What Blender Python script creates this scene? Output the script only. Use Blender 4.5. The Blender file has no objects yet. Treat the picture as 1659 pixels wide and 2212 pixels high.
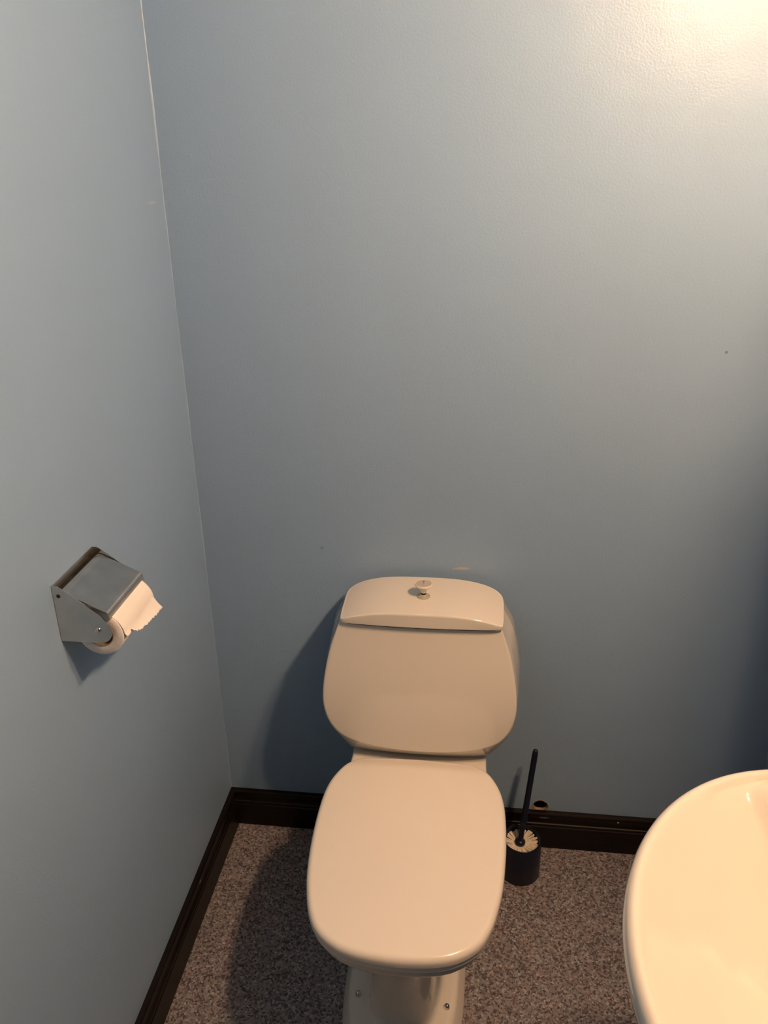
import bpy, bmesh, math, random
from mathutils import Vector, Matrix
import numpy as np
random.seed(7)
scene = bpy.context.scene
COL = scene.collection
PI = math.pi

# ------------------------------------------------------------------ camera, world, exposure
CAM = (0.618, -1.604, 1.619)
YAW, PITCH, ROLL = math.radians(7.148), math.radians(23.588), math.radians(0.932)
fw = Vector((-math.sin(YAW)*math.cos(PITCH), math.cos(YAW)*math.cos(PITCH), -math.sin(PITCH)))
rt = Vector((math.cos(YAW), math.sin(YAW), 0.0))
dn = fw.cross(rt)
rt2 = math.cos(ROLL)*rt + math.sin(ROLL)*dn
dn2 = -math.sin(ROLL)*rt + math.cos(ROLL)*dn
cd = bpy.data.cameras.new('camera')
cam = bpy.data.objects.new('camera', cd); COL.objects.link(cam)
m3 = Matrix((rt2, -dn2, -fw)).transposed()
cam.matrix_world = Matrix.Translation(CAM) @ m3.to_4x4()
cd.sensor_fit = 'VERTICAL'; cd.sensor_height = 36.0; cd.lens = 1750.0/2212.0*36.0
cd.clip_start = 0.02
scene.camera = cam
w = bpy.data.worlds.new('world'); scene.world = w; w.use_nodes = True
w.node_tree.nodes['Background'].inputs[0].default_value = (0.5, 0.6, 0.7, 1)
w.node_tree.nodes['Background'].inputs[1].default_value = 0.0
vs = scene.view_settings
vs.view_transform = 'Standard'; vs.look = 'None'; vs.gamma = 1.0; vs.use_curve_mapping = False
vs.exposure = 0.0
LAMP_COLOR = (1.0, 0.595, 0.325)
LAMP_STRENGTH = 850.0

# ------------------------------------------------------------------ materials
def nmat(name):
    m = bpy.data.materials.new(name); m.use_nodes = True
    nt = m.node_tree; return m, nt, nt.nodes['Principled BSDF']
def nd(nt, t, **k):
    n = nt.nodes.new(t)
    for a, v in k.items(): setattr(n, a, v)
    return n
def simple(name, col, rough=0.4, metal=0.0, spec=0.5, coat=0.0, bump=0.0, bscale=200.0, var=0.0, vscale=6.0):
    m, nt, p = nmat(name)
    p.inputs['Base Color'].default_value = (*col, 1); p.inputs['Roughness'].default_value = rough
    p.inputs['Metallic'].default_value = metal; p.inputs['Specular IOR Level'].default_value = spec
    p.inputs['Coat Weight'].default_value = coat
    tc = nd(nt, 'ShaderNodeTexCoord')
    if var:
        n = nd(nt, 'ShaderNodeTexNoise'); n.inputs['Scale'].default_value = vscale; n.inputs['Detail'].default_value = 4
        nt.links.new(tc.outputs['Object'], n.inputs['Vector'])
        r = nd(nt, 'ShaderNodeValToRGB')
        r.color_ramp.elements[0].position = 0.3; r.color_ramp.elements[1].position = 0.7
        r.color_ramp.elements[0].color = (*[c*(1-var) for c in col], 1); r.color_ramp.elements[1].color = (*[min(1, c*(1+var)) for c in col], 1)
        nt.links.new(n.outputs['Fac'], r.inputs['Fac']); nt.links.new(r.outputs['Color'], p.inputs['Base Color'])
    if bump:
        n2 = nd(nt, 'ShaderNodeTexNoise'); n2.inputs['Scale'].default_value = bscale; n2.inputs['Detail'].default_value = 3
        nt.links.new(tc.outputs['Object'], n2.inputs['Vector'])
        b = nd(nt, 'ShaderNodeBump'); b.inputs['Strength'].default_value = bump; b.inputs['Distance'].default_value = 0.002
        nt.links.new(n2.outputs['Fac'], b.inputs['Height']); nt.links.new(b.outputs['Normal'], p.inputs['Normal'])
    return m

def add_marks(nt, p, base_socket, marks):
    """small stains / chips: (centre, radii, colour, amount) ellipsoids in world metres"""
    geo = nd(nt, 'ShaderNodeNewGeometry')
    nz = nd(nt, 'ShaderNodeTexNoise'); nz.inputs['Scale'].default_value = 260; nz.inputs['Detail'].default_value = 3
    nt.links.new(geo.outputs['Position'], nz.inputs['Vector'])
    cur = base_socket
    for c, r, col, amt in marks:
        s = nd(nt, 'ShaderNodeVectorMath', operation='SUBTRACT'); s.inputs[1].default_value = c
        nt.links.new(geo.outputs['Position'], s.inputs[0])
        d = nd(nt, 'ShaderNodeVectorMath', operation='DIVIDE'); d.inputs[1].default_value = r
        nt.links.new(s.outputs[0], d.inputs[0])
        l = nd(nt, 'ShaderNodeVectorMath', operation='LENGTH'); nt.links.new(d.outputs[0], l.inputs[0])
        a = nd(nt, 'ShaderNodeMath', operation='ADD'); nt.links.new(l.outputs['Value'], a.inputs[0]); nt.links.new(nz.outputs['Fac'], a.inputs[1])
        mr = nd(nt, 'ShaderNodeMapRange'); mr.inputs['From Min'].default_value = 1.55; mr.inputs['From Max'].default_value = 1.3
        mr.inputs['To Min'].default_value = 0; mr.inputs['To Max'].default_value = amt
        nt.links.new(a.outputs[0], mr.inputs['Value'])
        mx = nd(nt, 'ShaderNodeMix', data_type='RGBA'); nt.links.new(mr.outputs[0], mx.inputs['Factor'])
        nt.links.new(cur, mx.inputs['A']); mx.inputs['B'].default_value = (*col, 1)
        cur = mx.outputs['Result']
    nt.links.new(cur, p.inputs['Base Color'])

WALL = (0.255, 0.384, 0.562)
def wall_mat(name, marks=()):
    m, nt, p = nmat(name)
    p.inputs['Roughness'].default_value = 0.37; p.inputs['Specular IOR Level'].default_value = 0.37
    tc = nd(nt, 'ShaderNodeTexCoord')
    n = nd(nt, 'ShaderNodeTexNoise'); n.inputs['Scale'].default_value = 1.7; n.inputs['Detail'].default_value = 5
    nt.links.new(tc.outputs['Object'], n.inputs['Vector'])
    r = nd(nt, 'ShaderNodeValToRGB')
    r.color_ramp.elements[0].position = 0.3; r.color_ramp.elements[1].position = 0.7
    r.color_ramp.elements[0].color = (*[c*0.97 for c in WALL], 1); r.color_ramp.elements[1].color = (*[c*1.03 for c in WALL], 1)
    nt.links.new(n.outputs['Fac'], r.inputs['Fac'])
    n2 = nd(nt, 'ShaderNodeTexNoise'); n2.inputs['Scale'].default_value = 250; n2.inputs['Detail'].default_value = 3
    n3 = nd(nt, 'ShaderNodeTexNoise'); n3.inputs['Scale'].default_value = 9; n3.inputs['Detail'].default_value = 2
    nt.links.new(tc.outputs['Object'], n2.inputs['Vector']); nt.links.new(tc.outputs['Object'], n3.inputs['Vector'])
    b = nd(nt, 'ShaderNodeBump'); b.inputs['Strength'].default_value = 0.38; b.inputs['Distance'].default_value = 0.0012
    b2 = nd(nt, 'ShaderNodeBump'); b2.inputs['Strength'].default_value = 0.25; b2.inputs['Distance'].default_value = 0.006
    nt.links.new(n2.outputs['Fac'], b.inputs['Height']); nt.links.new(n3.outputs['Fac'], b2.inputs['Height'])
    nt.links.new(b.outputs['Normal'], b2.inputs['Normal']); nt.links.new(b2.outputs['Normal'], p.inputs['Normal'])
    add_marks(nt, p, r.outputs['Color'], marks)
    return m

def floor_mat():
    m, nt, p = nmat('speckled_vinyl')
    p.inputs['Roughness'].default_value = 0.5; p.inputs['Specular IOR Level'].default_value = 0.3
    tc = nd(nt, 'ShaderNodeTexCoord')
    v = nd(nt, 'ShaderNodeTexVoronoi'); v.inputs['Scale'].default_value = 255; v.inputs['Randomness'].default_value = 1
    nz = nd(nt, 'ShaderNodeTexNoise'); nz.inputs['Scale'].default_value = 90; nz.inputs['Detail'].default_value = 3
    mxv = nd(nt, 'ShaderNodeVectorMath', operation='MULTIPLY_ADD'); mxv.inputs[1].default_value = (0.006, 0.006, 0.0)
    nt.links.new(tc.outputs['Object'], nz.inputs['Vector']); nt.links.new(nz.outputs['Color'], mxv.inputs[0]); nt.links.new(tc.outputs['Object'], mxv.inputs[2])
    nt.links.new(mxv.outputs[0], v.inputs['Vector'])
    sep = nd(nt, 'ShaderNodeSeparateColor'); nt.links.new(v.outputs['Color'], sep.inputs[0])
    r = nd(nt, 'ShaderNodeValToRGB'); r.color_ramp.interpolation = 'LINEAR'
    e = r.color_ramp.elements
    e[0].position = 0.0; e[0].color = (0.065, 0.052, 0.063, 1)
    e[1].position = 1.0; e[1].color = (0.390, 0.377, 0.420, 1)
    for pos, c in ((0.22, (0.111, 0.090, 0.105)), (0.4, (0.195, 0.167, 0.184)), (0.62, (0.227, 0.203, 0.224)), (0.85, (0.280, 0.249, 0.263))):
        x = e.new(pos); x.color = (*c, 1)
    nt.links.new(sep.outputs[0], r.inputs['Fac'])
    nl = nd(nt, 'ShaderNodeTexNoise'); nl.inputs['Scale'].default_value = 28; nl.inputs['Detail'].default_value = 3
    nt.links.new(tc.outputs['Object'], nl.inputs['Vector'])
    r2 = nd(nt, 'ShaderNodeValToRGB'); r2.color_ramp.elements[0].position = 0.35; r2.color_ramp.elements[1].position = 0.7
    r2.color_ramp.elements[0].color = (1.0, 1.12, 1.1, 1); r2.color_ramp.elements[1].color = (1.10, 1.08, 1.06, 1)
    nt.links.new(nl.outputs['Fac'], r2.inputs['Fac'])
    mu = nd(nt, 'ShaderNodeMix', data_type='RGBA', blend_type='MULTIPLY'); mu.inputs['Factor'].default_value = 1
    nt.links.new(r.outputs['Color'], mu.inputs['A']); nt.links.new(r2.outputs['Color'], mu.inputs['B'])
    nt.links.new(mu.outputs['Result'], p.inputs['Base Color'])
    b = nd(nt, 'ShaderNodeBump'); b.inputs['Strength'].default_value = 0.15; b.inputs['Distance'].default_value = 0.001
    nt.links.new(v.outputs['Distance'], b.inputs['Height']); nt.links.new(b.outputs['Normal'], p.inputs['Normal'])
    return m

def wood_mat(name, axis, marks=()):
    m, nt, p = nmat(name)
    p.inputs['Roughness'].default_value = 0.38; p.inputs['Specular IOR Level'].default_value = 0.25
    tc = nd(nt, 'ShaderNodeTexCoord'); mp = nd(nt, 'ShaderNodeMapping')
    sc = [60, 60, 60]; sc[axis] = 3; mp.inputs['Scale'].default_value = sc
    n = nd(nt, 'ShaderNodeTexNoise'); n.inputs['Scale'].default_value = 2.0; n.inputs['Detail'].default_value = 6
    nt.links.new(tc.outputs['Object'], mp.inputs['Vector']); nt.links.new(mp.outputs[0], n.inputs['Vector'])
    r = nd(nt, 'ShaderNodeValToRGB'); r.color_ramp.elements[0].position = 0.3; r.color_ramp.elements[1].position = 0.75
    r.color_ramp.elements[0].color = (0.0032, 0.0020, 0.0015, 1); r.color_ramp.elements[1].color = (0.012, 0.0072, 0.005, 1)
    nt.links.new(n.outputs['Fac'], r.inputs['Fac'])
    b = nd(nt, 'ShaderNodeBump'); b.inputs['Strength'].default_value = 0.2; b.inputs['Distance'].default_value = 0.001
    nt.links.new(n.outputs['Fac'], b.inputs['Height']); nt.links.new(b.outputs['Normal'], p.inputs['Normal'])
    add_marks(nt, p, r.outputs['Color'], marks)
    return m

M = {}
M['wall'] = wall_mat('blue_paint')
M['wall_left'] = wall_mat('blue_paint_left', [((0, -0.06, 1.55), (0.01, 0.022, 0.003), (0.42, 0.5, 0.55), 0.5)])
M['wall_back'] = wall_mat('blue_paint_back', [((0.592, 0, 0.783), (0.014, 0.01, 0.0035), (0.62, 0.5, 0.28), 0.7),
    ((0.575, 0, 0.781), (0.008, 0.01, 0.002), (0.62, 0.5, 0.28), 0.5), ((1.08, 0, 1.27), (0.003, 0.01, 0.003), (0.08, 0.1, 0.12), 0.6),
    ((0.275, 0, 0.82), (0.004, 0.01, 0.004), (0.12, 0.13, 0.14), 0.4)])
M['ceiling'] = simple('ceiling_panel', (0.10, 0.075, 0.055), 0.7, bump=0.1)
M['floor'] = floor_mat()
M['wood_x'] = wood_mat('dark_stained_wood', 0, [((0.812, -0.02, 0.094), (0.013, 0.02, 0.0022), (0.35, 0.3, 0.24), 0.7), ((0.992, -0.02, 0.096), (0.0028, 0.02, 0.0024), (0.8, 0.76, 0.7), 1.0)])
M['wood_y'] = wood_mat('dark_stained_wood_side', 1, [((0.012, -0.292, 0.094), (0.02, 0.006, 0.003), (0.6, 0.5, 0.4), 0.9)])
M['plaster'] = simple('raw_plaster', (0.34, 0.26, 0.17), 0.9, bump=0.6, bscale=400, var=0.25, vscale=120)
M['cavity'] = simple('cavity_dark', (0.03, 0.025, 0.02), 0.9, var=0.3)
M['porcelain'] = simple('white_porcelain', (0.72, 0.69, 0.63), 0.09, spec=0.5, coat=0.15, var=0.012, vscale=5)
M['seat_plastic'] = simple('white_seat_plastic', (0.82, 0.785, 0.725), 0.2, spec=0.45, bump=0.03, bscale=500, var=0.01)
M['knob_plastic'] = simple('cream_plastic', (0.80, 0.75, 0.63), 0.28)
M['knob_face'] = simple('grey_knob_face', (0.47, 0.44, 0.40), 0.45, bump=0.2, bscale=900)
M['grey_plastic'] = simple('grey_plastic', (0.40, 0.385, 0.335), 0.35)
M['rubber'] = simple('black_rubber', (0.008, 0.008, 0.008), 0.6)
M['steel'] = simple('brushed_stainless_steel', (0.60, 0.575, 0.54), 0.24, metal=1.0, bump=0.05, bscale=600, var=0.12, vscale=25)
M['steel_plate'] = simple('plain_stainless_steel', (0.60, 0.575, 0.54), 0.15, metal=1.0, var=0.10, vscale=25)
M['chrome'] = simple('chrome', (0.7, 0.69, 0.67), 0.08, metal=1.0)
M['blue_plastic'] = simple('navy_plastic', (0.007, 0.010, 0.028), 0.35, spec=0.35)
M['bristle'] = simple('white_bristle', (0.72, 0.66, 0.56), 0.6, var=0.15, vscale=200)
M['paper'] = simple('toilet_tissue', (0.86, 0.83, 0.80), 0.9, spec=0.1, bump=0.35, bscale=700)
M['card'] = simple('cardboard_core', (0.36, 0.26, 0.17), 0.85, bump=0.2)
M['mirror'] = simple('mirror_glass', (0.85, 0.86, 0.86), 0.02, metal=1.0)
M['caulk'] = simple('painted_caulk', WALL, 0.36, bump=0.4, bscale=60)
def emit_mat():
    m, nt, p = nmat('opal_bulb_glass')
    p.inputs['Base Color'].default_value = (0.8, 0.75, 0.65, 1)
    p.inputs['Emission Color'].default_value = (*LAMP_COLOR, 1); p.inputs['Emission Strength'].default_value = LAMP_STRENGTH
    return m
M['bulb'] = emit_mat()

# ------------------------------------------------------------------ mesh helpers
def obj(name, verts, faces, mat, parent=None, angle=40, subsurf=0):
    me = bpy.data.meshes.new(name)
    me.from_pydata([tuple(map(float, v)) for v in verts], [], [tuple(f) for f in faces])
    bm = bmesh.new(); bm.from_mesh(me); bmesh.ops.remove_doubles(bm, verts=bm.verts, dist=1e-6)
    bmesh.ops.recalc_face_normals(bm, faces=bm.faces); bm.to_mesh(me); bm.free()
    me.materials.append(mat if not isinstance(mat, str) else M[mat])
    me.polygons.foreach_set('use_smooth', [True]*len(me.polygons))
    if angle < 180: me.set_sharp_from_angle(angle=math.radians(angle))
    o = bpy.data.objects.new(name, me); COL.objects.link(o)
    if parent is not None: setp(o, parent)
    if subsurf:
        s = o.modifiers.new('smooth', 'SUBSURF'); s.levels = subsurf; s.render_levels = subsurf
    return o
def setp(o, parent):
    o.parent = parent
    # meshes keep world coordinates, so only an Empty's own location has to be undone
    if parent.type == 'EMPTY': o.matrix_parent_inverse = Matrix.Translation(parent.location).inverted()
def tag(o, label, cat=None, group=None):
    o['label'] = label
    if cat: o['category'] = cat
    if group: o['group'] = group
    return o
def struct(o): o['kind'] = 'structure'; return o
def thing(name, label, cat, loc):
    o = bpy.data.objects.new(name, None); COL.objects.link(o); o.location = loc
    o.empty_display_size = 0.05; tag(o, label, cat); return o

def loft(rings, cap0=True, cap1=True, closed=True):
    """rings: list of equally long lists of points"""
    n = len(rings[0]); V = [p for r in rings for p in r]; F = []
    for i in range(len(rings)-1):
        for j in range(n if closed else n-1):
            k = (j+1) % n
            F.append((i*n+j, i*n+k, (i+1)*n+k, (i+1)*n+j))
    if closed:
        for flag, base in ((cap0, 0), (cap1, (len(rings)-1)*n)):
            if flag:
                c = np.mean(np.array(V[base:base+n]), axis=0); V.append(tuple(c)); ci = len(V)-1
                for j in range(n): F.append((base+j, base+(j+1) % n, ci))
    return V, F
def join(*vf):
    V, F = [], []
    for v, f in vf:
        b = len(V); V += list(v); F += [tuple(i+b for i in q) for q in f]
    return V, F
def box(x0, x1, y0, y1, z0, z1):
    V = [(x, y, z) for x in (x0, x1) for y in (y0, y1) for z in (z0, z1)]
    return V, [(0, 1, 3, 2), (4, 6, 7, 5), (0, 4, 5, 1), (2, 3, 7, 6), (0, 2, 6, 4), (1, 5, 7, 3)]
def frame_of(d):
    d = Vector(d).normalized(); a = Vector((0, 0, 1)) if abs(d.z) < 0.9 else Vector((1, 0, 0))
    u = d.cross(a).normalized(); return u, d.cross(u).normalized(), d
def lathe(prof, base=(0, 0, 0), axis=(0, 0, 1), n=48, cap0=True, cap1=True):
    """prof: list of (radius, distance along axis)"""
    u, v, d = frame_of(axis); B = Vector(base); rings = []
    for r, h in prof:
        r = max(r, 1e-5)
        rings.append([tuple(B + d*h + u*(r*math.cos(2*PI*k/n)) + v*(r*math.sin(2*PI*k/n))) for k in range(n)])
    return loft(rings, cap0, cap1)
def tube(path, rad, n=20):
    rings = []; path = [Vector(p) for p in path]
    for i, p in enumerate(path):
        t = (path[min(i+1, len(path)-1)] - path[max(i-1, 0)])
        u, v, d = frame_of(t)
        r = rad[i] if isinstance(rad, (list, tuple)) else rad
        rings.append([tuple(p + u*(r*math.cos(2*PI*k/n)) + v*(r*math.sin(2*PI*k/n))) for k in range(n)])
    return loft(rings)
def spline(ctrl, n, closed=True):
    """Catmull-Rom through control points, resampled evenly by arc length"""
    P = np.array(ctrl, float); m = len(P); out = []
    segs = m if closed else m-1
    for i in range(segs):
        if closed: p0, p1, p2, p3 = P[(i-1) % m], P[i], P[(i+1) % m], P[(i+2) % m]
        else: p0, p1, p2, p3 = P[max(i-1, 0)], P[i], P[i+1], P[min(i+2, m-1)]
        for t in np.linspace(0, 1, 24, endpoint=False):
            out.append(0.5*((2*p1)+(-p0+p2)*t+(2*p0-5*p1+4*p2-p3)*t*t+(-p0+3*p1-3*p2+p3)*t**3))
    if not closed: out.append(P[-1])
    out = np.array(out)
    pts = np.vstack([out, out[:1]]) if closed else out
    L = np.concatenate([[0], np.cumsum(np.linalg.norm(np.diff(pts, axis=0), axis=1))])
    s = np.linspace(0, L[-1], n, endpoint=not closed)
    return np.stack([np.interp(s, L, pts[:, k]) for k in range(P.shape[1])], 1)
def inset(o, d):
    """offset a closed plan outline inwards by d"""
    o = np.array(o); t = np.roll(o, -1, 0)-np.roll(o, 1, 0)
    t /= np.linalg.norm(t, axis=1)[:, None]+1e-12
    nrm = np.stack([-t[:, 1], t[:, 0]], 1)
    area = 0.5*np.sum(o[:, 0]*np.roll(o[:, 1], -1)-np.roll(o[:, 0], -1)*o[:, 1])
    if area < 0: nrm = -nrm
    return o + nrm*d
def pillow(outline, zb, ztop, rt=0.006, rb=0.003, steps=6, inner=10, rbh=None, hole=None):
    """slab with a plan outline, domed top ztop(x,y), rounded top and bottom edges"""
    o = np.array(outline); c = o.mean(0); rings = []
    def ring(ins, h=None, z=None):
        q = inset(o, ins) if ins else o
        zz = []
        for (x, y), (x1, y1) in zip(q, inset(o, rt)):
            t = ztop(x1, y1) if ins < rt else ztop(x, y)
            zz.append(z if z is not None else zb+(t-zb)*h)
        return [(x, y, z_) for (x, y), z_ in zip(q, zz)]
    rings.append(ring(max(rb*2.5, 0.004), z=zb)); rings.append(ring(rb, z=zb))
    th = max(1e-6, float(np.mean([ztop(*p) for p in o]))-zb)
    hb = min(0.35, rb/th)
    for k in range(1, 4):
        a = PI/2*k/3; rings.append(ring(rb*(1-math.sin(a)), h=hb*(1-math.cos(a))))
    ht = max(0.45, 1-rt/th)
    for k in range(0, steps+1):
        a = PI/2*k/steps; rings.append(ring(rt*(1-math.cos(a)), h=ht+(1-ht)*math.sin(a)))
    q0 = inset(o, rt)
    for k in [0.03*inner/12, 0.12*inner/12]+list(range(1, inner+1)):
        s = 1-k/(inner+0.6); q = c+(q0-c)*s
        rings.append([(x, y, ztop(x, y)) for x, y in q])
    return loft(rings)
def sstep(a, b, x):
    t = min(1, max(0, (x-a)/(b-a))); return t*t*(3-2*t)

# ------------------------------------------------------------------ room shell
XR, YF, ZC = 1.312, -1.95, 2.40
T = 0.10
struct(obj('floor', *box(-T, XR+T, YF-T, T, -0.05, 0.0), 'floor'))
struct(obj('ceiling', *box(-T, XR+T, YF-T, T, ZC, ZC+0.05), 'ceiling'))
struct(obj('wall_left', *box(-T, 0, YF-T, T, 0, ZC), 'wall_left'))
struct(obj('wall_right', *box(XR, XR+T, YF-T, T, 0, ZC), 'wall'))
# front wall with the open doorway the picture is taken from
struct(obj('wall_front', *join(box(0, 0.16, YF-T, YF, 0, ZC), box(0.98, XR, YF-T, YF, 0, ZC), box(0.16, 0.98, YF-T, YF, 2.06, ZC)), 'wall'))
for i, b_ in enumerate((box(0.14, 0.20, YF-T-0.01, YF+0.012, 0, 2.08), box(0.94, 1.00, YF-T-0.01, YF+0.012, 0, 2.08), box(0.20, 0.94, YF-T-0.01, YF+0.012, 2.02, 2.08))):
    struct(obj('trim_%d' % (i+2), *b_, 'wood_y'))
# back wall with a real round pipe hole just above the baseboard
HX, HZ, HR = 0.801, 0.1205, 0.0178
def wall_back():
    n = 48; s = 0.05
    circ = [(HX+HR*(1+0.05*math.sin(3*a+1))*math.cos(a), HZ+HR*(1+0.04*math.sin(5*a))*math.sin(a)) for a in [2*PI*k/n for k in range(n)]]
    sq = []
    for k in range(n):
        a = 2*PI*k/n; c, si = math.cos(a), math.sin(a); q = s/max(abs(c), abs(si)); sq.append((HX+q*c, HZ+q*si))
    V, F = loft([[(x, 0, z) for x, z in sq], [(x, 0, z) for x, z in circ]], False, False)
    P = []
    for (x0, x1, z0, z1) in ((0, HX-s, 0, ZC), (HX+s, XR, 0, ZC), (HX-s, HX+s, 0, HZ-s), (HX-s, HX+s, HZ+s, ZC)):
        P.append(([(x0, 0, z0), (x1, 0, z0), (x1, 0, z1), (x0, 0, z1)], [(0, 1, 2, 3)]))
    w_ = struct(obj('wall_back', *join((V, F), *P), 'wall_back'))
    tb = loft([[(x, 0, z) for x, z in circ], [(x, 0.013, z) for x, z in circ]], False, False)
    h = obj('hole_edge', *tb, 'plaster', w_); h['label'] = 'raw tan plaster edge of the pipe hole'
    cav = loft([[(HX+(x-HX)*1.02, 0.013, HZ+(z-HZ)*1.02) for x, z in circ], [(HX+(x-HX)*1.5, 0.013, HZ+(z-HZ)*1.5) for x, z in circ], [(HX+(x-HX)*1.5, 0.07, HZ+(z-HZ)*1.5) for x, z in circ]], False, True)
    obj('hole_cavity', *cav, 'cavity', w_)
    # chipped plaster rim around the hole
    random.seed(3); a1, a2 = [], []
    for k in range(n):
        a = 2*PI*k/n
        low = max(0, -math.sin(a)+0.25)
        e = 1.05+random.uniform(0, 0.05)+low*random.uniform(0.30, 0.45)
        a1.append((HX+HR*1.0*math.cos(a)*(1+0.05*math.sin(3*a+1)), -0.0006, HZ+HR*math.sin(a)*(1+0.04*math.sin(5*a))))
        a2.append((HX+HR*e*math.cos(a), -0.0006, HZ+HR*e*math.sin(a)))
    a0 = [(x, 0.003, z) for x, y, z in a1]; a3 = [(x, 0.0, z) for x, y, z in a2]
    obj('chipped_plaster', *loft([a0, a1, a2, a3], False, False), 'plaster', w_)
wall_back()

# baseboards: a moulded profile (depth from wall, height)
HB = 0.108
prof = [(0, 0), (0.0165, 0), (0.0165, 0.066), (0.0155, 0.0675), (0.0140, 0.069), (0.0140, 0.0705), (0.0162, 0.0725), (0.0160, 0.077), (0.0138, 0.079), (0.0120, 0.084),
        (0.0112, 0.090), (0.0118, 0.095), (0.0125, 0.100), (0.0120, 0.1045), (0.0098, 0.1072), (0.0060, HB), (0, HB)]
def skirting(name, p0, p1, nrm, mat, m0, m1):
    p0, p1, nrm = Vector(p0), Vector(p1), Vector(nrm); d = (p1-p0).normalized()
    R0 = [tuple(p0 + nrm*a + d*(a*m0) + Vector((0, 0, h))) for a, h in prof]
    R1 = [tuple(p1 + nrm*a - d*(a*m1) + Vector((0, 0, h))) for a, h in prof]
    return struct(obj(name, *loft([R0, R1], True, True), mat, angle=25))
skirting('baseboard_back', (0, 0, 0), (XR, 0, 0), (0, -1, 0), 'wood_x', 1, 1)
skirting('baseboard_left', (0, YF, 0), (0, 0, 0), (1, 0, 0), 'wood_y', 1, 1)
skirting('baseboard_right', (XR, YF, 0), (XR, 0, 0), (-1, 0, 0), 'wood_y', 1, 1)
# lumpy painted caulk bead in the corner of left and back walls
random.seed(11); rings = []
for i in range(120):
    z = HB + (ZC-HB)*i/119; r = 0.0010+0.0004*math.sin(i*0.37)+random.uniform(0, 0.0005)+0.0018*sstep(1.56, 1.70, z)*sstep(1.80, 1.72, z)
    rings.append([(0, 0, z), (r, 0, z), (r*0.45, -r*0.45, z), (0, -r, z)])
struct(obj('trim_1', *loft(rings), 'caulk', angle=60))

# ------------------------------------------------------------------ toilet
X0 = 0.508
toilet = thing('toilet', 'white close-coupled toilet with closed lid standing against the blue back wall', 'toilet', (X0, -0.36, 0))

# seat lid plan outline (half, from back centre round to front centre)
half = [(0, -0.2005), (0.075, -0.203), (0.121, -0.209), (0.152, -0.234), (0.173, -0.273), (0.184, -0.318), (0.1873, -0.378), (0.186, -0.45), (0.1795, -0.525),
        (0.170, -0.575), (0.1575, -0.617), (0.1375, -0.652), (0.102, -0.678), (0.062, -0.690), (0.02, -0.6945), (0, -0.695)]
full = [(X0+x, y) for x, y in half] + [(X0-x, y) for x, y in half[-2:0:-1]]
lid_o = spline(full, 120)
def lid_top(x, y):
    dx = (x-X0)/0.185; dy = (y+0.46)/0.245
    z = 0.4285 - 0.004*dx*dx - 0.003*dy*dy
    z -= 0.30*max(0.0, 0.5*((y+0.240)+math.sqrt((y+0.240)**2+0.00002))-0.0006)
    return z
lid = obj('seat_lid', *pillow(lid_o, 0.404, lid_top, rt=0.011, rb=0.002, steps=8, inner=28), 'seat_plastic', toilet, angle=70)
seat_o = inset(lid_o, 0.004)
seat = obj('seat_ring', *pillow(seat_o, 0.388, lambda x, y: 0.4025, rt=0.004, rb=0.004, inner=4), 'seat_plastic', toilet, angle=70)
for sx in (-1, 1):
    obj('hinge_post', *lathe([(0.010, 0), (0.010, 0.012), (0.008, 0.014)], (X0+sx*0.075, -0.225, 0.388), n=20), 'seat_plastic', toilet)

# pan: bowl + trunk + foot, one porcelain body
def pan_ring(z, hw, yb, yf, n=72, p=2.6, pf=None):
    yc, hl = (yb+yf)/2, (yb-yf)/2; out = []
    for k in range(n):
        a = 2*PI*k/n; c, s = math.cos(a), math.sin(a)
        q = p
        out.append((0.500+hw*math.copysign(abs(c)**(2/q), c), yc+hl*math.copysign(abs(s)**(2/q), s), z))
    return out
rim = inset(lid_o, 0.012)
def rim_ring(z, d):
    # the rim outline re-sampled by angle so that it can be lofted with pan_ring
    q = inset(lid_o, d); c = np.array((X0, -0.46)); ang = np.unwrap(np.arctan2(q[:, 1]-c[1], q[:, 0]-c[0])); r = np.hypot(*(q-c).T)
    ang = ang % (2*PI); idx = np.argsort(ang); ang, r = ang[idx], r[idx]
    out = []
    for k in range(72):
        a = 2*PI*k/72; rr = np.interp(a, ang, r, period=2*PI); out.append((c[0]+rr*math.cos(a), c[1]+rr*math.sin(a), z))
    return out
rings = [rim_ring(0.391, 0.05), rim_ring(0.391, 0.016), rim_ring(0.388, 0.012), rim_ring(0.368, 0.014), rim_ring(0.350, 0.026), rim_ring(0.332, 0.044), rim_ring(0.315, 0.062),
         pan_ring(0.28, 0.112, -0.21, -0.598, p=2.5), pan_ring(0.24, 0.092, -0.19, -0.572, p=2.8), pan_ring(0.19, 0.078, -0.17, -0.556, p=3.4), pan_ring(0.13, 0.072, -0.15, -0.550, p=4.2),
         pan_ring(0.085, 0.070, -0.14, -0.549, p=5), pan_ring(0.062, 0.0705, -0.138, -0.549, p=5), pan_ring(0.054, 0.073, -0.135, -0.552, p=5), pan_ring(0.050, 0.080, -0.13, -0.560, p=5)]
obj('bowl', *loft(rings), 'porcelain', toilet, angle=60)
foot = [pan_ring(0.0, 0.1265, -0.10, -0.635, p=3.4), pan_ring(0.012, 0.1265, -0.10, -0.635, p=3.4), pan_ring(0.016, 0.1255, -0.101, -0.634, p=3.4), pan_ring(0.041, 0.1150, -0.112, -0.622, p=3.4), pan_ring(0.046, 0.1125, -0.114, -0.62, p=3.4), pan_ring(0.049, 0.109, -0.118, -0.616, p=3.4), pan_ring(0.0505, 0.100, -0.13, -0.605, p=3.4)]
obj('foot', *loft(foot), 'porcelain', toilet, angle=60)
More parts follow.
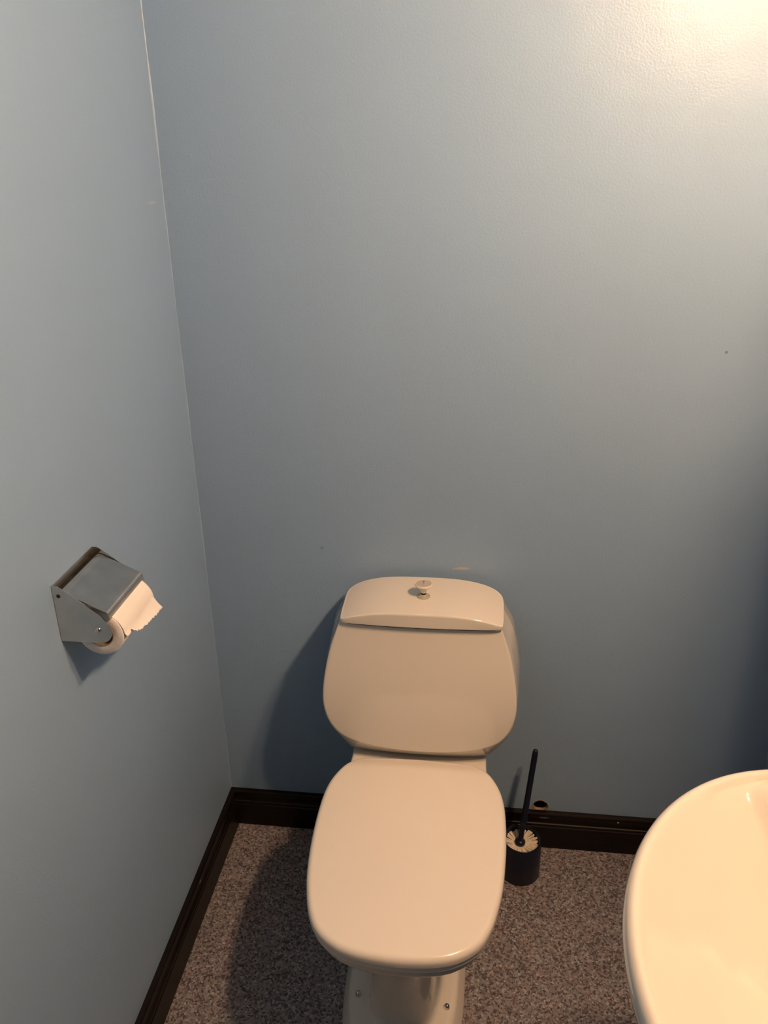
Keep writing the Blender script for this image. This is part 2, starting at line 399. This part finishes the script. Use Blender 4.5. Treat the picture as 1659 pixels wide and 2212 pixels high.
for sx in (-1, 1):
    b = obj('floor_bolt', *lathe([(0.0065, 0), (0.0065, 0.0015), (0.0055, 0.003), (0.0055, 0.006), (0.004, 0.0085), (0.0015, 0.0098)], (0.5005+sx*0.0905, -0.500-0.004*sx, 0.0500), n=24), 'chrome', toilet)
    b['label'] = 'small chrome bolt in the toilet foot'
# porcelain deck behind the seat that carries the tank
deck = [(0.0, -0.02), (0.13, -0.02), (0.147, -0.03), (0.149, -0.10), (0.149, -0.18), (0.150, -0.205), (0.154, -0.235), (0.166, -0.28), (0.170, -0.33), (0.12, -0.40), (0.0, -0.42)]
dfull = [(X0+x, y) for x, y in deck] + [(X0-x, y) for x, y in deck[-2:0:-1]]
obj('deck', *pillow(spline(dfull, 110), 0.355, lambda x, y: 0.400-0.016*sstep(-0.19, -0.24, y), rt=0.006, rb=0.012, inner=6), 'porcelain', toilet, angle=70)

# tank
NT = 96
face_half = [(0.0, 0.4400), (0.055, 0.4420), (0.105, 0.4480), (0.145, 0.4585), (0.174, 0.475), (0.1935, 0.503), (0.2045, 0.541), (0.2045, 0.580), (0.1985, 0.625), (0.1875, 0.675), (0.1725, 0.722), (0.168, 0.735)]
def outline_face():
    a = spline(face_half, NT//2-8, closed=False)
    return a
def yface(x, z):
    # front face: leans back towards the top and bulges a little
    return -0.1985 - 0.009*(1-((z-0.50)/0.22)**2) + 0.026*sstep(0.50, 0.76, z) + 0.007*(x/0.2)**2
def mk_ring(hf, top=0.735, ntop=18):
    pts = [(x, z) for x, z in hf]
    L = [(-x, z) for x, z in pts[::-1]][:-1]
    R = pts
    topw = R[-1][0]
    tp = [(topw-2*topw*k/ntop, top) for k in range(1, ntop)]
    return L + R + tp      # left top -> bottom -> right top -> back along the top
hf = outline_face()
fr = mk_ring(hf)
def body_z(x, z):
    # behind the front chamfer the underside drops to the flat seam block
    ax = abs(x)
    low = 0.4015 + max(0, ax-0.149)*0.95
    tz = (z-0.4375)/(0.54-0.4375)
    if tz >= 1: return z
    k = (1-max(0, tz))
    return min(z, low + (z-0.4375)*0.40) if ax < 0.2 else z
def tank_ring(s, wide, useface, ins=0.0, yoff=0.0):
    out = []
    for x, z in fr:
        zz = z if useface == 1 else z+(body_z(x, z)-z)*(1-useface)
        yf = yface(x, z)
        xc, zc = 0.0, 0.57
        xx = x*(1+(wide-1)*sstep(0.738, 0.665, z))
        if ins:
            dxn = x/0.2; dzn = (z-zc)/0.165; 
            xx -= ins*dxn; zz = zz - ins*dzn
        y = -0.022 + (yf+0.022)*s + yoff
        out.append((X0+xx, y, zz))
    return out
rings = [tank_ring(0.0, 1.00, 0.0, ins=0.02), tank_ring(0.0, 1.05, 0.0, ins=0.004), tank_ring(0.03, 1.066, 0.0), tank_ring(0.3, 1.052, 0.0), tank_ring(0.6, 1.035, 0.0), tank_ring(0.78, 1.022, 0.0), tank_ring(0.805, 1.021, 0.0),
         tank_ring(0.83, 1.019, 0.06), tank_ring(0.90, 1.012, 0.42), tank_ring(0.965, 1.006, 0.80), tank_ring(0.985, 1.003, 0.93), tank_ring(0.9955, 0.999, 0.99), tank_ring(1.0, 0.993, 1.0, ins=0.0012)]
for k in [0.04, 0.15, 0.4]+list(range(1, 9)):
    sc = 1-k/8.6; rr = []
    for x, z in fr:
        x2 = x*sc*0.987; z2 = 0.58+(z-0.58)*sc*0.993
        rr.append((X0+x2, yface(x2, z2), z2))
    rings.append(rr)
obj('tank', *loft(rings), 'porcelain', toilet, angle=70)

# tank lid
tl = [(0.0, -0.020), (0.10, -0.0205), (0.145, -0.026), (0.165, -0.043), (0.1705, -0.068), (0.1705, -0.11), (0.1695, -0.150), (0.1675, -0.1685), (0.160, -0.1765), (0.10, -0.1815), (0.0, -0.184)]
XL = 0.5105
tfull = [(XL+x, y) for x, y in tl] + [(XL-x, y) for x, y in tl[-2:0:-1]]
def tank_lid_top(x, y):
    u = (x-XL)/0.170
    return 0.7445 + 0.0265*(1-abs(u)**3) - 0.002*((y+0.10)/0.08)**2
tank_lid = obj('tank_lid', *pillow(spline(tfull, 140), 0.7365, tank_lid_top, rt=0.0035, rb=0.0015, steps=7, inner=18), 'porcelain', toilet, angle=70)
# dark joint under the lid
gap = [(XL+(x-XL)*0.965, -0.10+(y+0.10)*0.955) for x, y in spline(tfull, 60)]
obj('lid_gasket', *loft([[(x, y, 0.7335) for x, y in gap], [(x, y, 0.7395) for x, y in gap]]), 'rubber', toilet)

# flush knob
KX, KY, KZ = 0.5118, -0.1115, 0.7705
knob = obj('flush_knob', *lathe([(0.0056, 0.0105), (0.0064, 0.0112), (0.0072, 0.017), (0.0085, 0.021), (0.0125, 0.0240), (0.0168, 0.0262), (0.0186, 0.0285), (0.0184, 0.0306), (0.0174, 0.0318), (0.0166, 0.0318), (0.0164, 0.0308)], (KX, KY, KZ), n=56), 'knob_plastic', toilet)
setp(knob, toilet)
obj('knob_face', *lathe([(0.0164, 0.0302), (0.0163, 0.0312), (0.0, 0.0314)], (KX, KY, KZ), n=48), 'knob_face', knob)
obj('knob_mark', *box(KX-0.0005, KX+0.0005, KY+0.001, KY+0.0115, KZ+0.0312, KZ+0.0317), 'rubber', knob)
obj('knob_mark', *lathe([(0.0030, 0.0311), (0.0030, 0.0317), (0.0024, 0.0317), (0.0024, 0.0311)], (KX, KY-0.001, KZ), n=24, cap0=False, cap1=False), 'grey_plastic', knob)
obj('knob_stem', *lathe([(0.0054, 0.0), (0.0054, 0.0125)], (KX, KY, KZ), n=24), 'rubber', knob)
obj('knob_collar', *lathe([(0.0140, -0.003), (0.0140, 0.0018), (0.0130, 0.003), (0.0100, 0.0034), (0.0086, 0.006), (0.0078, 0.0066), (0.0045, 0.0066)], (KX, KY, KZ), n=48), 'grey_plastic', knob)

# ------------------------------------------------------------------ toilet paper holder and roll
YN, YFAR = -0.624, -0.491
hold = thing('toilet_paper_holder', 'stainless steel toilet paper holder with hinged cover screwed to the left wall', 'paper holder', (0.0, (YN+YFAR)/2, 0.957))
def plate_prof():
    P = [(0.0008, 0.957), (0.0008, 1.0505), (0.009, 1.0505), (0.0145, 1.0475)]
    # slope down to the round tip
    P += [(0.070, 1.0045)]
    cx, cz, r = 0.0625, 0.9785, 0.0212
    for a in np.linspace(52, -88, 14): P.append((cx+r*math.cos(math.radians(a)), cz+r*math.sin(math.radians(a))))
    P.append((0.05, 0.957))
    return P
pp = plate_prof(); th = 0.0012
for y in (YN, YFAR):
    V, F = loft([[(x, y-th/2, z) for x, z in pp], [(x, y+th/2, z) for x, z in pp]])
    # n-gon caps instead of fans
    n = len(pp); F = [f for f in F if len(f) == 4] + [tuple(range(n)), tuple(range(n, 2*n))]; V = V[:2*n]
    side = obj('side_plate', V, F, 'steel_plate', hold, angle=30)
    s_ = -1 if y == YN else 1
    obj('pin', *lathe([(0.0042, -0.004), (0.0042, 0.0012), (0.003, 0.0028), (0.001, 0.0034)], (0.0625, y, 0.980), (0, s_, 0), n=24), 'chrome', side)
    obj('rivet', *lathe([(0.0032, -0.002), (0.0032, 0.0008), (0.0022, 0.0012)], (0.0095, y, 1.0345), (0, s_, 0), n=20), 'cavity', side)
obj('back_plate', *box(0.0008, 0.0020, YN, YFAR, 0.957, 1.0505), 'steel', hold)
# cover sheet, hinged at the back, bent down at the front
cp = [(0.0085, 1.0350), (0.0105, 1.0390), (0.015, 1.0385)]
for t in np.linspace(0.15, 1, 8): cp.append((0.015+(0.0765-0.015)*t, 1.0385+(1.0095-1.0385)*t))
dirx, dirz = 0.0615, -0.029; L_ = math.hypot(dirx, dirz); dirx /= L_; dirz /= L_
a0 = math.atan2(dirz, dirx); r = 0.0085; c0 = (cp[-1][0]+dirz*r, cp[-1][1]-dirx*r)
for a in np.linspace(0, 62, 8)[1:]:
    q = a0+PI/2-math.radians(a); cp.append((c0[0]+r*math.cos(q), c0[1]+r*math.sin(q)))
lx, lz = cp[-1]; q = a0-math.radians(62); cp.append((lx+0.006*math.cos(q), lz+0.006*math.sin(q)))
cp = np.array(cp); tt = np.gradient(cp, axis=0); tt /= np.linalg.norm(tt, axis=1)[:, None]; nn = np.stack([-tt[:, 1], tt[:, 0]], 1)
prof_c = list(map(tuple, cp+nn*0.0006))+list(map(tuple, (cp-nn*0.0006)[::-1]))
V, F = loft([[(x, YN+0.0022, z) for x, z in prof_c], [(x, YFAR-0.0022, z) for x, z in prof_c]], False, False)
n = len(prof_c); m_ = n//2
F += [(i, i+1, n-2-i, n-1-i) for i in range(m_-1)] + [(n+i, n+i+1, 2*n-2-i, 2*n-1-i) for i in range(m_-1)]
obj('cover', V, F, 'steel', hold, angle=35)

RY0, RY1 = -0.6165, -0.4985; RCX, RCZ, RR = 0.0591, 0.9678, 0.0368
roll = thing('toilet_roll', 'part-used white toilet roll hanging in the steel holder with a torn loose end', 'toilet roll', (RCX, (RY0+RY1)/2, RCZ-RR))
V, F = lathe([(0.0215, 0.0005), (0.024, 0), (RR-0.001, 0), (RR, 0.001), (RR, RY1-RY0-0.001), (RR-0.001, RY1-RY0), (0.0215, RY1-RY0-0.0005), (0.0215, 0.0005)], (RCX, RY0, RCZ), (0, 1, 0), n=80, cap0=False, cap1=False)
obj('paper', V, F, 'paper', roll, angle=50)
obj('core', *lathe([(0.0215, -0.0004), (0.0203, -0.0004), (0.0203, RY1-RY0+0.0004), (0.0215, RY1-RY0+0.0004), (0.0215, -0.0004)], (RCX, RY0, RCZ), (0, 1, 0), n=64, cap0=False, cap1=False), 'card', roll)
# loose sheet: over the front of the roll, then free, torn at the lower edge
random.seed(5); na, nb = 26, 40; S = []
for j in range(nb+1):
    v = j/nb; y = RY0+0.0015+(RY1-RY0-0.003)*v
    # length of the free end below the tangent point along the width (short towards the camera side)
    if v < 0.05: ln = 0.006
    else: ln = 0.006+0.010*sstep(0.16, 0.32, v)+0.007*v
    ln += random.uniform(-0.0012, 0.0012)*(1+(v < 0.35))
    row = []
    for i in range(na+1):
        u = i/na
        if u < 0.5:
            a = math.radians(70-64*(u/0.5)); rr = RR+0.0007+0.0012*sstep(0.2, 0.5, u)
            row.append((RCX+rr*math.cos(a), y, RCZ+rr*math.sin(a)))
        else:
            t = (u-0.5)/0.5; a = math.radians(6); rr = RR+0.0019
            bx, bz = RCX+rr*math.cos(a), RCZ+rr*math.sin(a)
            row.append((bx+(0.55*ln*t*t)+0.0012*math.sin(v*7+t*3)*t, y+0.002*t*v, bz-ln*t))
    S.append(row)
V = [p for r_ in S for p in r_]; n1 = na+1
F = [(j*n1+i, j*n1+i+1, (j+1)*n1+i+1, (j+1)*n1+i) for j in range(nb) for i in range(na)]
sh = obj('loose_sheet', V, F, 'paper', roll, angle=180)
so = sh.modifiers.new('thick', 'SOLIDIFY'); so.thickness = 0.0005; so.offset = 0
sh['label'] = 'torn loose end of the paper'

# ------------------------------------------------------------------ toilet brush and its holder
BX, BY = 0.752, -0.098
bh = thing('brush_holder', 'navy blue plastic cup holding the toilet brush on the floor beside the toilet', 'brush holder', (BX, BY, 0))
obj('cup', *lathe([(0.043, 0.0), (0.0465, 0.001), (0.048, 0.005), (0.0475, 0.06), (0.0470, 0.104), (0.0458, 0.1075), (0.0440, 0.1085), (0.0425, 0.1075), (0.0418, 0.104), (0.0415, 0.02), (0.0, 0.02)], (BX, BY, 0), n=72, cap0=True, cap1=False), 'blue_plastic', bh, angle=50)
br = thing('toilet_brush', 'navy blue toilet brush with white bristles standing in its blue cup', 'toilet brush', (BX, BY, 0.021))
hb0 = Vector((BX-0.004, BY-0.004, 0.098)); hb1 = Vector((0.773, -0.064, 0.350))
hd = (hb1-hb0)
path = [hb0+hd*t for t in (0, 0.05, 0.10, 0.14, 0.205, 0.215, 0.235, 0.26, 0.275, 0.5, 0.75, 0.9, 0.955, 0.985, 0.997, 1.0)]
obj('handle', *tube(path, [0.0074, 0.0070, 0.0066, 0.0066, 0.0068, 0.0078, 0.0084, 0.0082, 0.0074, 0.0070, 0.0070, 0.0070, 0.0068, 0.0058, 0.0036, 0.001], 24), 'blue_plastic', br)
hx, hy, hz = hb0
obj('brush_head', *lathe([(0.009, -0.062), (0.012, -0.06), (0.012, -0.004), (0.0128, 0.0), (0.0125, 0.004), (0.0105, 0.0075), (0.0068, 0.0095)], (hx, hy, hz), n=36), 'blue_plastic', br)
random.seed(2); parts = []
for lay in range(6):
    z0 = hz-0.004-lay*0.011
    cnt = 60
    for k in range(cnt):
        a = 2*PI*(k+0.5*(lay % 2))/cnt+random.uniform(-0.05, 0.05)
        if lay == 0 and random.random() < 0.07: continue
        r1 = random.uniform(0.036, 0.0408)
        d = Vector((math.cos(a), math.sin(a), 0)); t = Vector((-math.sin(a), math.cos(a), 0))
        p0 = Vector((hx, hy, z0))+d*0.010; p1 = Vector((BX, BY, z0+random.uniform(-0.004, 0.004)+0.002))+d*r1
        R0 = [tuple(p0+t*(0.0016*math.cos(q))+Vector((0, 0, 0.0016*math.sin(q)))) for q in (0.5, 2.1, 3.7, 5.3)]
        R1 = [tuple(p1+t*(0.0024*math.cos(q))+Vector((0, 0, 0.0024*math.sin(q)))) for q in (0.5, 2.1, 3.7, 5.3)]
        parts.append(loft([R0, R1]))
bs = obj('bristles', *join(*parts), 'bristle', br, angle=30); bs['kind'] = 'stuff'; bs['label'] = 'white radial bristle tufts'

# ------------------------------------------------------------------ wash basin
BCX, BCY, BA, BB, ZR = 1.05, -1.0, 0.262, 0.318, 0.862
basin = thing('washbasin', 'white oval-front porcelain washbasin hung on the right-hand wall near the toilet', 'washbasin', (XR-0.1, BCY, 0.70))
def basin_outline(n_el=96, n_s=10, n_b=24):
    o = []
    for k in range(n_el+1):
        a = PI/2+PI*k/n_el; o.append((BCX+BA*math.cos(a), BCY+BB*math.sin(a)))
    for k in range(1, n_s): o.append((BCX+(XR-0.002-BCX)*k/n_s, BCY-BB))
    for k in range(n_b+1): o.append((XR-0.002, BCY-BB+2*BB*k/n_b))
    for k in range(1, n_s): o.append((XR-0.002-(XR-0.002-BCX)*k/n_s, BCY+BB))
    return np.array(o)
bo = basin_outline(); BC = np.array((BCX, BCY))
BT = spline([(-0.3, -0.108), (0.0, -0.115), (0.3, -0.104), (0.55, -0.075), (0.75, -0.0405), (0.86, -0.0185), (0.915, -0.0065), (0.942, -0.0012), (0.958, 0.0), (0.975, -0.0022), (0.990, -0.0075), (1.0, -0.016)], 600, closed=False)
def basin_z(x, y, t):
    z = ZR+float(np.interp(t, BT[:, 0], BT[:, 1]))
    if t > 0.93: return z
    # bank that rises to the tap deck
    xb = 0.985+0.30*max(0, (BCY+BB*0.88)-y if y > BCY else y-(BCY-BB*0.88))
    k = 0.012; s = x-xb; rl = 0.5*(s+math.sqrt(s*s+k*k))-0.5*k*math.exp(-abs(s)/0.03)*0.5
    up = z+1.5*max(0.0, rl)*sstep(0.935, 0.86, t)
    d = up-ZR; kk = 0.012
    return up-0.5*(d+math.sqrt(d*d+kk*kk)) if x > 0.93 else z
rings = []
for t in [0.02]+list(np.linspace(0.06, 0.80, 34))+list(np.linspace(0.815, 1.0, 22)):
    q = BC+(bo-BC)*t; rings.append([(x, y, basin_z(x, y, t)) for x, y in q])
zb = ZR-0.016
for ins, z in ((0.0, zb-0.006), (0.001, zb-0.016), (0.006, zb-0.03), (0.02, zb-0.055), (0.05, zb-0.09), (0.09, zb-0.125), (0.14, zb-0.15), (0.20, zb-0.165)):
    f = 1-ins/0.30; q = np.stack([XR-0.002+(bo[:, 0]-XR+0.002)*f, BCY+(bo[:, 1]-BCY)*f], 1)
    rings.append([(x, y, z) for x, y in q])
obj('basin_bowl', *loft(rings), 'porcelain', basin, angle=60)
# tap and waste, beyond the picture's edge
tap = thing('mixer_tap', 'chrome mixer tap standing on the washbasin deck by the wall', 'tap', (1.235, BCY, ZR+0.001))
obj('tap_body', *lathe([(0.026, 0), (0.026, 0.006), (0.021, 0.012), (0.020, 0.07), (0.022, 0.085), (0.015, 0.095)], (1.235, BCY, ZR+0.001), n=36), 'chrome', tap)
obj('spout', *tube([(1.228, BCY, ZR+0.05), (1.19, BCY, ZR+0.062), (1.15, BCY, ZR+0.058), (1.118, BCY, ZR+0.045), (1.108, BCY, ZR+0.030)], [0.013, 0.012, 0.011, 0.011, 0.011]), 'chrome', tap)
obj('lever', *tube([(1.235, BCY, ZR+0.092), (1.22, BCY, ZR+0.105), (1.17, BCY, ZR+0.118)], [0.012, 0.010, 0.007]), 'chrome', tap)
obj('drain_pipe', *tube([(1.12, BCY, 0.72), (1.12, BCY, 0.55), (1.14, BCY, 0.515), (1.18, BCY, 0.50), (XR, BCY, 0.50)], 0.017), 'chrome', basin)

# ------------------------------------------------------------------ lamp over the basin (lights the room)
LY = -0.93
lamp = thing('wall_lamp', 'two-bulb wall lamp mounted on the right-hand wall above the washbasin', 'lamp', (XR, LY, 2.08))
obj('mount_plate', *box(XR-0.018, XR, LY-0.16, LY+0.16, 2.05, 2.11), 'chrome', lamp)
for dy in (-0.095, 0.095):
    so_ = obj('bulb_socket', *lathe([(0.020, 0), (0.020, 0.036), (0.017, 0.042)], (XR-0.016, LY+dy, 2.08), (-1, 0, 0), n=28), 'chrome', lamp)
    obj('bulb', *lathe([(0.013, 0.0), (0.015, 0.008), (0.024, 0.022), (0.031, 0.036), (0.034, 0.052), (0.031, 0.068), (0.022, 0.081), (0.010, 0.0875), (0.0, 0.089)], (XR-0.056, LY+dy, 2.08), (-1, 0, 0), n=36), 'bulb', so_)

# guessed cabinet, added out of view to shade the back wall's lower right
shade_cab = thing('shade_cabinet', 'added white mirror cabinet, out of view below the lamp, shading the back wall', 'cabinet', (XR, LY, 1.20))
obj('shade_cabinet_body', *box(XR-0.104, XR, LY-0.28, LY+0.28, 1.20, 1.85), simple('shade_cabinet_white', (0.6, 0.57, 0.52), 0.4), shade_cab)
for y0, y1 in ((LY-0.279, LY-0.001), (LY+0.001, LY+0.279)):
    d_ = obj('shade_cabinet_door', *box(XR-0.110, XR-0.104, y0, y1, 1.202, 1.848), 'mirror', shade_cab)
